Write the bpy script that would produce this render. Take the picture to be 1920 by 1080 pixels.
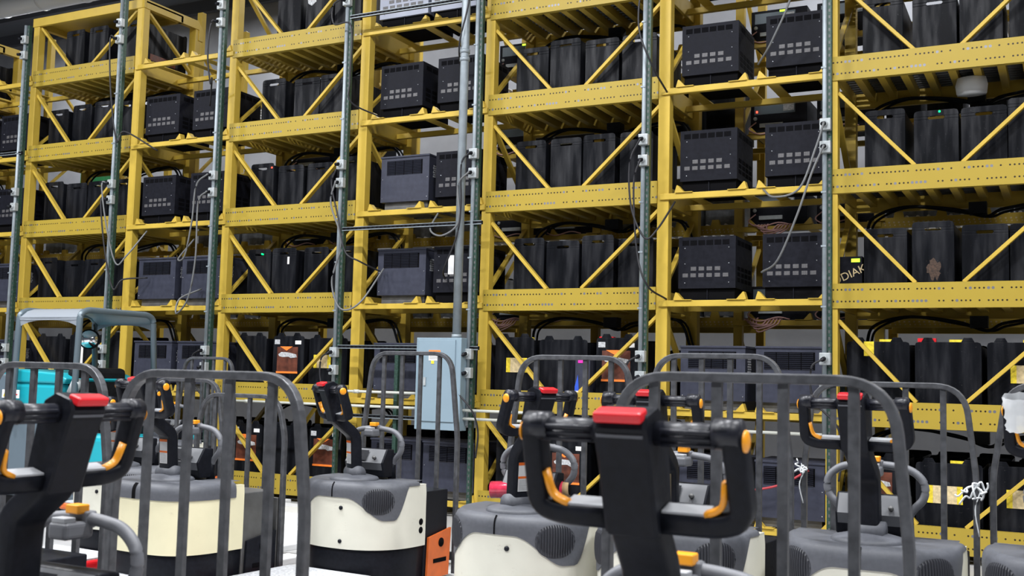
import bpy, math, random
from mathutils import Vector, Matrix
random.seed(7)
PI = math.pi
for o in list(bpy.data.objects): bpy.data.objects.remove(o)
scn = bpy.context.scene
COL = scn.collection

# ------------------------------------------------------------------ camera
YAW, PIT, ROL, FPX, CAMH = -.477, .083, .025, 2032.6, 1.36
cy, sy, cp, sp, cr, sr = math.cos(YAW), math.sin(YAW), math.cos(PIT), math.sin(PIT), math.cos(ROL), math.sin(ROL)
fw = Vector((sy*cp, cy*cp, sp)); r0 = Vector((cy, -sy, 0)); u0 = r0.cross(fw)
Rv = cr*r0 + sr*u0; Uv = -sr*r0 + cr*u0
cam_d = bpy.data.cameras.new('camera'); cam = bpy.data.objects.new('camera', cam_d); COL.objects.link(cam)
cam.matrix_world = Matrix(((Rv.x, Uv.x, -fw.x, 0), (Rv.y, Uv.y, -fw.y, 0), (Rv.z, Uv.z, -fw.z, CAMH), (0, 0, 0, 1)))
cam_d.sensor_width = 36; cam_d.lens = 36*FPX/1920
cam_d.dof.use_dof = True; cam_d.dof.focus_distance = 8.5; cam_d.dof.aperture_fstop = 6.3
cam_d.clip_start = .05
scn.camera = cam

# ------------------------------------------------------------------ world, exposure, lights
w = bpy.data.worlds.new('world'); scn.world = w; w.use_nodes = True
w.node_tree.nodes['Background'].inputs[0].default_value = (.75, .82, 1, 1)
w.node_tree.nodes['Background'].inputs[1].default_value = .10
vs = scn.view_settings
vs.view_transform = 'Standard'; vs.look = 'None'; vs.gamma = 1; vs.use_curve_mapping = False
vs.exposure = 0.08
CEIL = 8.0
def lamp(x, y, z, power, sx=1.2, sy_=.35, aim=None):
    d = bpy.data.lights.new('ceiling_lamp_light', 'AREA'); d.shape = 'RECTANGLE'; d.size = sx; d.size_y = sy_
    d.energy = power; d.color = (.97, .98, 1)
    o = bpy.data.objects.new('ceiling_lamp_light', d); COL.objects.link(o); o.location = (x, y, z)
    if aim:
        v = Vector(aim) - o.location; o.rotation_euler = v.to_track_quat('-Z', 'Y').to_euler()
    return o
for x in (-14, -9.5, -5.5, -1.5, 3):
    lamp(x, 4.2, 7.6, 420)
    lamp(x + 1.5, -.5, 7.6, 300)
for x in (-16, -11, -6.5, -2, 2.5):
    lamp(x, 13.0, 7.6, 130)

# ------------------------------------------------------------------ materials
MAT = {}
def mat(name, col, rough=.5, metal=0., noise=0., nscale=20., bump=0., emit=None, estr=0., alpha=None, coat=0., spec=.5):
    if name in MAT: return MAT[name]
    m = bpy.data.materials.new(name); m.use_nodes = True; nt = m.node_tree; b = nt.nodes['Principled BSDF']
    b.inputs['Base Color'].default_value = (*col, 1); b.inputs['Roughness'].default_value = rough; b.inputs['Metallic'].default_value = metal
    b.inputs['Specular IOR Level'].default_value = spec
    if coat: b.inputs['Coat Weight'].default_value = coat
    if emit: b.inputs['Emission Color'].default_value = (*emit, 1); b.inputs['Emission Strength'].default_value = estr
    if alpha is not None: b.inputs['Alpha'].default_value = alpha
    if noise or bump:
        tc = nt.nodes.new('ShaderNodeTexCoord'); n = nt.nodes.new('ShaderNodeTexNoise'); n.inputs['Scale'].default_value = nscale; n.inputs['Detail'].default_value = 6
        nt.links.new(tc.outputs['Object'], n.inputs['Vector'])
        if noise:
            cr_ = nt.nodes.new('ShaderNodeValToRGB'); cr_.color_ramp.elements[0].position = .3; cr_.color_ramp.elements[1].position = .72
            cr_.color_ramp.elements[0].color = (*[c*(1-noise) for c in col], 1)
            cr_.color_ramp.elements[1].color = (*[min(1, c*(1+noise)) for c in col], 1)
            nt.links.new(n.outputs['Fac'], cr_.inputs[0]); nt.links.new(cr_.outputs[0], b.inputs['Base Color'])
            mr = nt.nodes.new('ShaderNodeMapRange'); mr.inputs['To Min'].default_value = max(.05, rough-.12); mr.inputs['To Max'].default_value = min(1, rough+.15)
            nt.links.new(n.outputs['Fac'], mr.inputs[0]); nt.links.new(mr.outputs[0], b.inputs['Roughness'])
        if bump:
            bp = nt.nodes.new('ShaderNodeBump'); bp.inputs['Strength'].default_value = bump; bp.inputs['Distance'].default_value = .01
            nt.links.new(n.outputs['Fac'], bp.inputs['Height']); nt.links.new(bp.outputs[0], b.inputs['Normal'])
    MAT[name] = m; return m
YEL = (.52, .36, .052)
mat('yellow_paint', YEL, .42, noise=.08, nscale=4, spec=.3)
mat('orange_paint', (.62, .13, .025), .45, noise=.15, nscale=12)
mat('galvanised', (.27, .31, .34), .42, .25, noise=.12, nscale=14)
mat('green_strut', (.025, .06, .045), .45, .2, noise=.5, nscale=60)
mat('box_metal', (.40, .43, .44), .4, .2, noise=.1, nscale=30)
mat('white_pipe', (.50, .51, .46), .4)
mat('panel_grey', (.22, .30, .36), .4, noise=.04, nscale=3)
mat('charger_dark', (.009, .0095, .014), .5, noise=.25, nscale=25, spec=.09)
mat('charger_blue', (.034, .037, .056), .48, noise=.15, nscale=20, spec=.25)
mat('charger_light', (.23, .25, .32), .4, noise=.08, nscale=9)
mat('void', (.004, .004, .005), .8, spec=.05)
mat('rubber', (.010, .011, .013), .5, spec=.12, noise=.3, nscale=40)
mat('cable', (.022, .022, .026), .45, spec=.3)
mat('cable_grey', (.13, .135, .14), .45)
mat('cable_red', (.38, .03, .04), .45)
mat('cable_pink', (.6, .35, .33), .5)
def scuffed(name, col, dirt):      # painted cover with small scuffs and faint grime patches
    m = mat(name, col, .42, noise=.04, nscale=7); nt = m.node_tree; b = nt.nodes['Principled BSDF']; src = b.inputs['Base Color'].links[0].from_socket
    tc = nt.nodes.new('ShaderNodeTexCoord'); mp = nt.nodes.new('ShaderNodeMapping'); mp.inputs['Scale'].default_value = (1, 1, 2.2); nt.links.new(tc.outputs['Object'], mp.inputs[0])
    n1 = nt.nodes.new('ShaderNodeTexNoise'); n1.inputs['Scale'].default_value = 38; n1.inputs['Detail'].default_value = 9; n1.inputs['Roughness'].default_value = .8; nt.links.new(mp.outputs[0], n1.inputs['Vector'])
    n2 = nt.nodes.new('ShaderNodeTexNoise'); n2.inputs['Scale'].default_value = 6; n2.inputs['Detail'].default_value = 3; nt.links.new(mp.outputs[0], n2.inputs['Vector'])
    mu = nt.nodes.new('ShaderNodeMath'); mu.operation = 'MULTIPLY'; nt.links.new(n1.outputs['Fac'], mu.inputs[0]); nt.links.new(n2.outputs['Fac'], mu.inputs[1])
    r_ = nt.nodes.new('ShaderNodeMapRange'); r_.inputs['From Min'].default_value = .35; r_.inputs['From Max'].default_value = .46; r_.inputs['To Max'].default_value = .6; nt.links.new(mu.outputs[0], r_.inputs[0])
    mx = nt.nodes.new('ShaderNodeMix'); mx.data_type = 'RGBA'; nt.links.new(r_.outputs[0], mx.inputs[0]); nt.links.new(src, mx.inputs[6]); mx.inputs[7].default_value = (*dirt, 1); nt.links.new(mx.outputs[2], b.inputs['Base Color'])
scuffed('truck_cream', (.66, .65, .56), (.30, .26, .20)); scuffed('truck_cream_yellow', (.74, .69, .47), (.36, .30, .18))
mat('bar_grey', (.13, .135, .15), .5)
mat('vent_grey', (.035, .037, .045), .5)
mat('truck_grey', (.085, .09, .105), .55, noise=.1, nscale=60, bump=.06)
mat('truck_black', (.008, .009, .013), .42, spec=.14, noise=.25, nscale=50, bump=.04)
mat('grip_black', (.010, .011, .017), .38, spec=.4)
mat('display_grey', (.13, .135, .145), .4)
mat('handle_light', (.34, .35, .37), .45)
mat('backrest_paint', (.085, .088, .097), .42, .35, noise=.3, nscale=30, bump=.05)
mat('mast_steel', (.12, .12, .12), .5, .5, noise=.2, nscale=12)
mat('red_pad', (.66, .012, .02), .35)
mat('amber', (.85, .33, .015), .35)
mat('label_white', (.8, .8, .8), .5)
mat('label_orange', (.9, .22, .03), .5)
mat('label_yellow', (.75, .58, .03), .5, noise=.35, nscale=30)
mat('label_tan', (.6, .48, .27), .6, noise=.25, nscale=40)
mat('label_brown', (.10, .025, .012), .5, noise=.5, nscale=18)
mat('label_grey', (.45, .46, .48), .5, noise=.4, nscale=60)
mat('silver_battery', (.16, .17, .185), .4, noise=.45, nscale=14)
mat('teal', (.01, .33, .40), .35)
mat('scrubber_grey', (.10, .135, .165), .45)
mat('guard_grey', (.27, .30, .34), .35, .1)
mat('guard_tube', (.11, .145, .17), .35, .2)
mat('mirror_glass', (.9, .9, .9), .04, 1.)
mat('plastic_wrap', (.85, .88, .9), .15, alpha=.75)
mat('red_wrap', (.55, .03, .07), .18, noise=.4, nscale=25, coat=.5)
mat('cardboard', (.45, .30, .15), .8)
mat('bolt', (.38, .40, .45), .3, .7)
mat('cell_top', (.012, .012, .014), .6, spec=.1)
mat('led_green', (0, .4, .1), .4, emit=(0, 1, .18), estr=3)
mat('led_red', (.5, 0, 0), .4, emit=(1, .04, .02), estr=7)
mat('display_lime', (.3, .5, 0), .4, emit=(.55, 1, .05), estr=1.6)
mat('floor_white', (.42, .42, .42), .35, noise=.06, nscale=2)
mat('wall_concrete', (.31, .32, .35), .9, noise=.12, nscale=2.5)
mat('ceiling_dark', (.10, .11, .13), .8)
mat('joist', (.07, .075, .09), .7)
mat('duct_metal', (.75, .78, .82), .35, .1)
mat('board_white', (.72, .73, .74), .5, noise=.05, nscale=5)
mat('stain_brown', (.055, .032, .022), .8, noise=.7, nscale=60)

def beam_material():
    m = bpy.data.materials.new('yellow_beam_perforated'); m.use_nodes = True; nt = m.node_tree; b = nt.nodes['Principled BSDF']
    N = nt.nodes.new; Lk = nt.links.new
    tc = N('ShaderNodeTexCoord'); sx = N('ShaderNodeSeparateXYZ'); Lk(tc.outputs['Object'], sx.inputs[0])
    def M(op, a, b_=None, c=None):
        n = N('ShaderNodeMath'); n.operation = op
        for i, v in enumerate((a, b_, c)):
            if v is None: continue
            if isinstance(v, (int, float)): n.inputs[i].default_value = v
            else: Lk(v, n.inputs[i])
        return n.outputs[0]
    P_ = .033
    q = M('DIVIDE', sx.outputs[0], P_); f = M('SUBTRACT', M('FRACT', q), .5); dx = M('MULTIPLY', f, P_); idx = M('FLOOR', q)
    def row(z0, seed):
        dz = M('SUBTRACT', sx.outputs[2], z0)
        r = M('SQRT', M('ADD', M('MULTIPLY', dx, dx), M('MULTIPLY', dz, dz)))
        wn = N('ShaderNodeTexWhiteNoise'); wn.noise_dimensions = '1D'; Lk(M('ADD', idx, seed), wn.inputs['W'])
        bolt = M('GREATER_THAN', wn.outputs['Value'], .85)
        hole = M('MULTIPLY', M('LESS_THAN', r, .0075), M('GREATER_THAN', wn.outputs['Value'], .12))
        bl = M('MULTIPLY', M('LESS_THAN', r, .0115), bolt)
        return hole, bl
    h1, b1 = row(-.052, 11.3); h2, b2 = row(-.150, 47.9)
    hole = M('MAXIMUM', h1, h2); bolt = M('MAXIMUM', b1, b2)
    nz = N('ShaderNodeTexNoise'); nz.inputs['Scale'].default_value = 3; nz.inputs['Detail'].default_value = 5; Lk(tc.outputs['Object'], nz.inputs['Vector'])
    c0 = N('ShaderNodeMix'); c0.data_type = 'RGBA'; c0.inputs[6].default_value = (.345, .245, .032, 1); c0.inputs[7].default_value = (.39, .285, .042, 1); Lk(nz.outputs['Fac'], c0.inputs[0])
    c1 = N('ShaderNodeMix'); c1.data_type = 'RGBA'; Lk(hole, c1.inputs[0]); Lk(c0.outputs[2], c1.inputs[6]); c1.inputs[7].default_value = (.03, .02, .01, 1)
    c2 = N('ShaderNodeMix'); c2.data_type = 'RGBA'; Lk(bolt, c2.inputs[0]); Lk(c1.outputs[2], c2.inputs[6]); c2.inputs[7].default_value = (.20, .20, .22, 1)
    Lk(c2.outputs[2], b.inputs['Base Color']); b.inputs['Roughness'].default_value = .42; b.inputs['Specular IOR Level'].default_value = .28
    Lk(M('MULTIPLY', bolt, .6), b.inputs['Metallic'])
    MAT['beam'] = m
beam_material()
def battery_material():
    m = bpy.data.materials.new('battery_black'); m.use_nodes = True; nt = m.node_tree; b = nt.nodes['Principled BSDF']
    N = nt.nodes.new; Lk = nt.links.new
    tc = N('ShaderNodeTexCoord'); oi = N('ShaderNodeObjectInfo')
    ad = N('ShaderNodeVectorMath'); ad.operation = 'ADD'; Lk(tc.outputs['Object'], ad.inputs[0]); Lk(oi.outputs['Location'], ad.inputs[1])
    mp = N('ShaderNodeMapping'); mp.inputs['Scale'].default_value = (8, 8, 1.1); Lk(ad.outputs[0], mp.inputs[0])
    n1 = N('ShaderNodeTexNoise'); n1.inputs['Scale'].default_value = 1.6; n1.inputs['Detail'].default_value = 4; Lk(mp.outputs[0], n1.inputs['Vector'])
    n2 = N('ShaderNodeTexNoise'); n2.inputs['Scale'].default_value = 55; n2.inputs['Detail'].default_value = 8; n2.inputs['Roughness'].default_value = .75; Lk(ad.outputs[0], n2.inputs['Vector'])
    r1 = N('ShaderNodeValToRGB'); r1.color_ramp.elements[0].position = .35; r1.color_ramp.elements[0].color = (.004, .0045, .006, 1)
    r1.color_ramp.elements[1].position = .75; r1.color_ramp.elements[1].color = (.010, .011, .015, 1); Lk(n1.outputs['Fac'], r1.inputs[0])
    r2 = N('ShaderNodeValToRGB'); r2.color_ramp.elements[0].position = .62; r2.color_ramp.elements[0].color = (0, 0, 0, 1); r2.color_ramp.elements[1].position = .72; r2.color_ramp.elements[1].color = (1, 1, 1, 1); Lk(n2.outputs['Fac'], r2.inputs[0])
    mx = N('ShaderNodeMix'); mx.data_type = 'RGBA'; Lk(r2.outputs[0], mx.inputs[0]); Lk(r1.outputs[0], mx.inputs[6]); mx.inputs[7].default_value = (.05, .05, .053, 1)
    Lk(mx.outputs[2], b.inputs['Base Color'])
    mr = N('ShaderNodeMapRange'); mr.inputs['To Min'].default_value = .28; mr.inputs['To Max'].default_value = .55; Lk(n1.outputs['Fac'], mr.inputs[0]); Lk(mr.outputs[0], b.inputs['Roughness']); sr_ = N('ShaderNodeMapRange'); sr_.inputs['From Min'].default_value = .45; sr_.inputs['From Max'].default_value = .75; sr_.inputs['To Min'].default_value = .06; sr_.inputs['To Max'].default_value = .34; Lk(n1.outputs['Fac'], sr_.inputs[0]); Lk(sr_.outputs[0], b.inputs['Specular IOR Level'])
    bp = N('ShaderNodeBump'); bp.inputs['Strength'].default_value = .25; bp.inputs['Distance'].default_value = .01; Lk(n1.outputs['Fac'], bp.inputs['Height']); Lk(bp.outputs[0], b.inputs['Normal'])
    MAT['battery'] = m
battery_material()
def grid_vent_material():   # dense small punched grid
    m = bpy.data.materials.new('vent_mesh'); m.use_nodes = True; nt = m.node_tree; b = nt.nodes['Principled BSDF']
    N = nt.nodes.new; Lk = nt.links.new
    tc = N('ShaderNodeTexCoord'); ck = N('ShaderNodeTexBrick'); mp = N('ShaderNodeMapping'); mp.inputs['Rotation'].default_value = (PI/2, 0, 0)
    Lk(tc.outputs['Object'], mp.inputs[0]); Lk(mp.outputs[0], ck.inputs['Vector'])
    ck.inputs['Scale'].default_value = 60; ck.inputs['Color1'].default_value = (.16, .155, .16, 1); ck.inputs['Color2'].default_value = (.20, .19, .20, 1); ck.inputs['Mortar'].default_value = (.02, .02, .022, 1)
    ck.offset = 0; ck.inputs['Brick Width'].default_value = .5; ck.inputs['Row Height'].default_value = .4; ck.inputs['Mortar Size'].default_value = .09
    Lk(ck.outputs['Color'], b.inputs['Base Color']); b.inputs['Roughness'].default_value = .5
    MAT['vent_mesh'] = m
grid_vent_material()

# ------------------------------------------------------------------ mesh helpers
class MB:
    def __init__(s): s.v = []; s.f = []; s.sm = []; s.mi = []; s.cur = 0
    def use(s, i): s.cur = i; return s
    def add(s, vs_, fs, smooth=False):
        n = len(s.v); s.v += [tuple(p) for p in vs_]; s.f += [tuple(i+n for i in f) for f in fs]; s.sm += [smooth]*len(fs); s.mi += [s.cur]*len(fs); return s
    def box(s, x0, x1, y0, y1, z0, z1):
        return s.add([(x0,y0,z0),(x1,y0,z0),(x1,y1,z0),(x0,y1,z0),(x0,y0,z1),(x1,y0,z1),(x1,y1,z1),(x0,y1,z1)],
              [(0,3,2,1),(4,5,6,7),(0,1,5,4),(1,2,6,5),(2,3,7,6),(3,0,4,7)])
    def prism(s, poly, axis, a, b):      # poly 2D list extruded along axis a..b
        def mk(p, t):
            return {'x': (t, p[0], p[1]), 'y': (p[0], t, p[1]), 'z': (p[0], p[1], t)}[axis]
        n = len(poly); vs_ = [mk(p, a) for p in poly] + [mk(p, b) for p in poly]
        fs = [tuple(range(n-1, -1, -1)), tuple(range(n, 2*n))] + [(i, (i+1) % n, n+(i+1) % n, n+i) for i in range(n)]
        return s.add(vs_, fs)
    def bar(s, p, q, w_, h_, up=(0, 0, 1)):   # rectangular bar p..q
        p = Vector(p); q = Vector(q); d = (q-p).normalized(); u = Vector(up)
        if abs(d.dot(u)) > .98: u = Vector((0, 1, 0))
        a = d.cross(u).normalized()*w_/2; b = a.cross(d).normalized()*h_/2
        vs_ = [p-a-b, p+a-b, p+a+b, p-a+b, q-a-b, q+a-b, q+a+b, q-a+b]
        return s.add(vs_, [(0,3,2,1),(4,5,6,7),(0,1,5,4),(1,2,6,5),(2,3,7,6),(3,0,4,7)])
    def sweep(s, pts, prof, up=(0, 1, 0), cap=True, smooth=True, closed=False, scales=None):
        pts = [Vector(p) for p in pts]; n = len(pts); k = len(prof); vs_ = []
        for i, p in enumerate(pts):
            if closed: t = (pts[(i+1) % n]-pts[i-1]).normalized()
            else: t = (pts[min(i+1, n-1)]-pts[max(i-1, 0)]).normalized()
            u = Vector(up)
            if abs(t.dot(u)) > .98: u = Vector((1, 0, 0))
            a = t.cross(u).normalized(); b = a.cross(t).normalized(); sc = scales[i] if scales else 1
            vs_ += [p + a*q[0]*sc + b*q[1]*sc for q in prof]
        fs = []
        for i in range(n if closed else n-1):
            j = (i+1) % n
            fs += [(i*k+m, i*k+(m+1) % k, j*k+(m+1) % k, j*k+m) for m in range(k)]
        if cap and not closed: fs += [tuple(range(k-1, -1, -1)), tuple(range((n-1)*k, n*k))]
        return s.add(vs_, fs, smooth)
    def tube(s, pts, r, seg=10, scales=None, closed=False):
        return s.sweep(pts, [(r*math.cos(2*PI*i/seg), r*math.sin(2*PI*i/seg)) for i in range(seg)], up=(.02, .13, 1), scales=scales, closed=closed)
    def cyl(s, p, q, r, seg=16, r2=None):
        p = Vector(p); q = Vector(q); return s.tube([p, q], r, seg, scales=[1, (r2 or r)/r])
    def loft(s, rings, cap=True, smooth=True):
        n = len(rings); k = len(rings[0]); vs_ = [p for r in rings for p in r]; fs = []
        for i in range(n-1): fs += [(i*k+m, i*k+(m+1) % k, (i+1)*k+(m+1) % k, (i+1)*k+m) for m in range(k)]
        s.add(vs_, fs, smooth)
        if cap: s.add(rings[0], [tuple(range(k-1, -1, -1))]); s.add(rings[-1], [tuple(range(k))])
        return s
    def grid(s, rows, smooth=True):
        n = len(rows); k = len(rows[0])
        return s.add([p for r in rows for p in r], [(i*k+m, i*k+m+1, (i+1)*k+m+1, (i+1)*k+m) for i in range(n-1) for m in range(k-1)], smooth)
    def xf(s, M_): s.v = [tuple(M_ @ Vector(p)) for p in s.v]; return s
    def mesh(s, name, m):
        me = bpy.data.meshes.new(name); me.from_pydata(s.v, [], s.f); [me.materials.append(MAT[q] if isinstance(q, str) else q) for q in (m if isinstance(m, list) else [m])]; me.polygons.foreach_set('material_index', s.mi)
        me.polygons.foreach_set('use_smooth', s.sm); me.update(); return me
    def build(s, name, m, parent=None, bevel=0, loc=None):
        o = bpy.data.objects.new(name, s.mesh(name, m)); COL.objects.link(o)
        if parent: o.parent = parent
        if loc: o.location = loc
        if bevel:
            b = o.modifiers.new('bevel', 'BEVEL'); b.width = bevel; b.segments = 3; b.limit_method = 'ANGLE'; b.angle_limit = math.radians(40); b.harden_normals = False
        return o
def rrect(w_, h_, r, seg=5):
    out = []
    for cx, cy_, a0 in ((w_/2-r, h_/2-r, 0), (-w_/2+r, h_/2-r, 90), (-w_/2+r, -h_/2+r, 180), (w_/2-r, -h_/2+r, 270)):
        for i in range(seg+1):
            a = math.radians(a0+90*i/seg); out.append((cx+r*math.cos(a), cy_+r*math.sin(a)))
    return out
def fillet(pts, r, seg=6):      # round the inner corners of a 3D polyline
    pts = [Vector(p) for p in pts]; out = [pts[0]]
    for i in range(1, len(pts)-1):
        a, b, c = pts[i-1], pts[i], pts[i+1]; rr = r[i-1] if isinstance(r, (list, tuple)) else r
        d1 = (a-b); d2 = (c-b); rr = min(rr, d1.length*.49, d2.length*.49)
        p = b+d1.normalized()*rr; q = b+d2.normalized()*rr
        for k in range(seg+1):
            t = k/seg; out.append(p*(1-t)**2 + b*2*t*(1-t) + q*t*t)
    out.append(pts[-1]); return out
def smooth_path(pts, n=10):
    P_ = [Vector(p) for p in pts]; P_ = [2*P_[0]-P_[1]]+P_+[2*P_[-1]-P_[-2]]; out = []
    for i in range(1, len(P_)-2):
        for k in range(n):
            t = k/n; a, b, c, d = P_[i-1:i+3]
            out.append(.5*((2*b)+(c-a)*t+(2*a-5*b+4*c-d)*t*t+(3*b-a-3*c+d)*t**3))
    out.append(P_[-2]); return out
def empty(name, loc=(0, 0, 0), rz=0):
    o = bpy.data.objects.new(name, None); COL.objects.link(o); o.location = loc; o.rotation_euler = (0, 0, rz); o.empty_display_size = .1; return o
def tag(o, label=None, cat=None, group=None, kind=None):
    if label: o['label'] = label
    if cat: o['category'] = cat
    if group: o['group'] = group
    if kind: o['kind'] = kind
    return o
KIDS = {}
def children(o): return [c for c in COL.objects if c.parent == o]
def copy_tree(o, parent=None):
    if o not in KIDS: KIDS[o] = children(o)
    c = o.copy(); COL.objects.link(c); c.parent = parent
    for ch in KIDS[o]: copy_tree(ch, c)
    return c
def drop(o):
    for ch in children(o): drop(ch)
    bpy.data.objects.remove(o)

# ------------------------------------------------------------------ setting
tag(MB().box(-30, 12, -6, 15, -.1, 0).build('floor', 'floor_white'), kind='structure')
tag(MB().box(-30, 12, 14.5, 14.7, 0, CEIL).build('wall_back', 'wall_concrete'), kind='structure')
tag(MB().box(-30, 12, -6, 14.7, CEIL, CEIL+.1).build('ceiling', 'ceiling_dark'), kind='structure')
for i in range(9):
    j = MB().box(-27, 8, 5.9+i*1.05, 6.0+i*1.05, CEIL-.22, CEIL).build('trim_%d' % (i+1), 'joist'); tag(j, kind='structure')
d = MB().cyl((-22, 12.3, 7.62), (-12.5, 12.3, 7.62), .2, 20)
for k in range(9): d.cyl((-21.5+k, 12.3, 7.62), (-21.46+k, 12.3, 7.62), .212, 20)
tag(d.build('ventilation_duct', 'duct_metal'), 'round silver ventilation duct hung under the ceiling in the top left corner', 'duct')
t = MB().box(-22, -12.2, 9.9, 9.96, 5.36, 5.44)
tag(t.build('cable_tray', 'galvanised', loc=(-1.5, 0, -.2)), 'thin pale horizontal tray rail behind the top of the left racks', 'rail')

# ------------------------------------------------------------------ racks
M0, S = 2.213, .9675
LV = [M0+k*S for k in range(-2, 4)]            # beam tops of six shelves
YF, YR = 9.25, 10.2
BH = .206
ORD = ['bottom', 'second', 'third', 'fourth', 'fifth', 'sixth']
TOW = {'Z': -15.06, 'A': -11.74, 'B': -8.425, 'C': -5.09, 'D': -1.772}
TN = {'Z': 'the tower cut off at far left', 'A': 'the leftmost whole tower', 'B': 'the second whole tower', 'C': 'the third whole tower', 'D': 'the tower at right edge'}
BW = 1.82
def tower(key, ztop=6.75, cap=False):
    r = empty('battery_rack', (TOW[key], YF, 0))
    for x in (0, BW):
        w0 = .10 if x == 0 else .11
        MB().box(x-.05, x-.05+w0, 0, .10, 0, ztop).build('upright', 'yellow_paint', r, .006)
        MB().box(x-.05, x-.05+w0, YR-YF-.08, YR-YF+.02, 0, ztop).build('upright', 'yellow_paint', r, .006)
    for i, z in enumerate(LV):
        b = MB(); x0, x1 = -.0, BW-.05; prof = [(-.004, 0), (-.004, -BH), (.05, -BH), (.05, -BH+.012), (.008, -BH+.012), (.008, -.012), (.05, -.012), (.05, 0)]
        o = b.prism([(p[0]-.006, p[1]) for p in prof][::-1], 'x', x0, x1).build('front_beam', 'beam', r, 0, (0, 0, z))
        MB().box(x0, x1, YR-YF-.04, YR-YF+.0, z-.24, z-.10).build('rear_beam', 'yellow_paint', r, .004)
        for x in (.02, BW-.03):
            MB().box(x, x+.03, .1, YR-YF-.06, z-BH, z-.03).build('side_beam', 'yellow_paint', r, .004)
        dk = MB()
        for k in range(9):
            xx = .17+k*.185; dk.prism([(xx, z-.19), (xx+.06, z-.19), (xx+.06, z-.10), (xx+.05, z-.10), (xx+.05, z-.18), (xx, z-.18)], 'y', .05, YR-YF-.04)
        dk.build('shelf_slats', 'yellow_paint', r)
        rl = MB()
        for k in range(11): rl.cyl((.05, .1+k*.075, z-.105), (BW-.04, .1+k*.075, z-.105), .014, 8)
        rl.build('rollers', 'mast_steel', r)
        # front braces of the cell above this beam
        if i < 5 or not cap:
            MB().bar((.05, .05, z+S-BH-.10), (.66, .05, z+.0), .03, .055, (0, 1, 0)).build('diagonal_brace', 'yellow_paint', r, .003)
            MB().bar((1.02, .05, z+.0), (BW-.03, .05, z+S-BH-.04), .03, .055, (0, 1, 0)).build('diagonal_brace', 'yellow_paint', r, .003)
        else:
            MB().bar((.05, .05, z+.58), (.62, .05, z+.0), .03, .05, (0, 1, 0)).build('diagonal_brace', 'yellow_paint', r, .003)
            MB().bar((1.0, .05, z+.0), (BW-.03, .05, z+.62), .03, .05, (0, 1, 0)).build('diagonal_brace', 'yellow_paint', r, .003)
        for x in (0, BW):
            zt = z+S-BH-.05 if (i < 5 or not cap) else z+.6
            a, b_ = ((x, .08, zt), (x, YR-YF-.06, z+.0)) if i % 2 else ((x, .08, z), (x, YR-YF-.06, zt))
            if cap and i == 5: a, b_ = (x, .08, zt), (x, YR-YF-.06, z)
            MB().bar(a, b_, .03, .05, (1, 0, 0)).build('side_brace', 'yellow_paint', r, .003)
    if cap:
        z = ztop
        MB().box(-.06, BW+.07, -.01, .03, z-.02, z+.09).build('top_rail', 'yellow_paint', r, .004)
        MB().box(-.06, BW+.07, .03, .62, z+.05, z+.07).build('top_plate', 'yellow_paint', r)
        MB().box(-.06, BW+.07, .60, .64, z-.02, z+.07).build('top_rail', 'yellow_paint', r, .004)
        for x in (-.06, BW-.0):
            MB().prism([(.03, z-.02), (.03, z+.09), (.9, z+.09), (1.0, z-.02)], 'x', x, x+.07).box(x, x+.07, .92, 1.0, z-.16, z-.02).build('top_end_rail', 'yellow_paint', r)
    # foot plates
    for x in (0, BW):
        for y in (.05, YR-YF-.03): MB().box(x-.09, x+.09, y-.09, y+.09, 0, .012).build('foot_plate', 'yellow_paint', r)
    return r
tag(tower('Z', 5.72, True), 'yellow steel battery rack tower mostly cut off by the left photo edge', 'rack', 'front battery rack towers')
tag(tower('A', 5.72, True), 'yellow steel battery rack tower with an open framed roof, leftmost whole one', 'rack', 'front battery rack towers')
tag(tower('B'), 'yellow steel battery rack tower, second whole tower, left of the grey electrical panel', 'rack', 'front battery rack towers')
tag(tower('C'), 'yellow steel battery rack tower just right of the grey electrical panel', 'rack', 'front battery rack towers')
tag(tower('D'), 'yellow steel battery rack tower cut off by the right photo edge', 'rack', 'front battery rack towers')

# charger shelves between towers
GAPS = {'ZA': ('Z', -15.06+BW+.06, -11.79), 'AB': ('A', -11.74+BW+.06, -8.475), 'BC': ('B', -8.425+BW+.06, -5.14), 'CD': ('C', -5.09+BW+.06, -1.822)}
GN = {'ZA': 'left of the leftmost whole tower', 'AB': 'between the first and second whole towers', 'BC': 'between the second and third whole towers', 'CD': 'between the third and right-edge towers'}
RT = -.125                                      # rail top below beam top
def shelf_proto(wd, front=True):
    r = empty('charger_shelf')
    MB().box(-.08, wd+.0, -.02, .03, -.055, 0).build('front_rail', 'yellow_paint', r, .004)
    MB().box(-.08, wd+.0, .66, .71, -.055, 0).build('rear_rail', 'yellow_paint', r, .004)
    for x in (.10, .58, .84, 1.28):
        MB().box(x, x+.10, -.0, .70, -.001, .008).build('cross_bar', 'yellow_paint', r)
        s_ = 1 if x in (.58, 1.28) else -1
        # upturned stop
        xa = x+(.10 if s_ > 0 else 0); xi = x-(.02 if s_ > 0 else -.12)
        q = MB().prism([(x-.03, 0), (x+.13, 0), (x+.13, .006), (x-.03, .006)], 'y', -.035, .04)
        q.prism([(xa-.05*s_, .004), (xa+.01*s_, .07), (xa+.02*s_, .07), (xa+.04*s_, .004)][::s_], 'y', -.02, .05)
        q.build('stop_bracket', 'yellow_paint', r)
    return r
sp_ = shelf_proto(1.45)
for g, (tk, x0, x1) in GAPS.items():
    for i, z in enumerate(LV):
        c = copy_tree(sp_); c.location = (x0, YF, z+RT)
        tag(c, 'yellow two-rail charger shelf, %s level up, %s' % (ORD[i] if i else 'lowest', GN[g].replace('whole ', '')), 'shelf', 'two-rail charger shelves between the towers')
drop(sp_); KIDS.clear()

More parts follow.
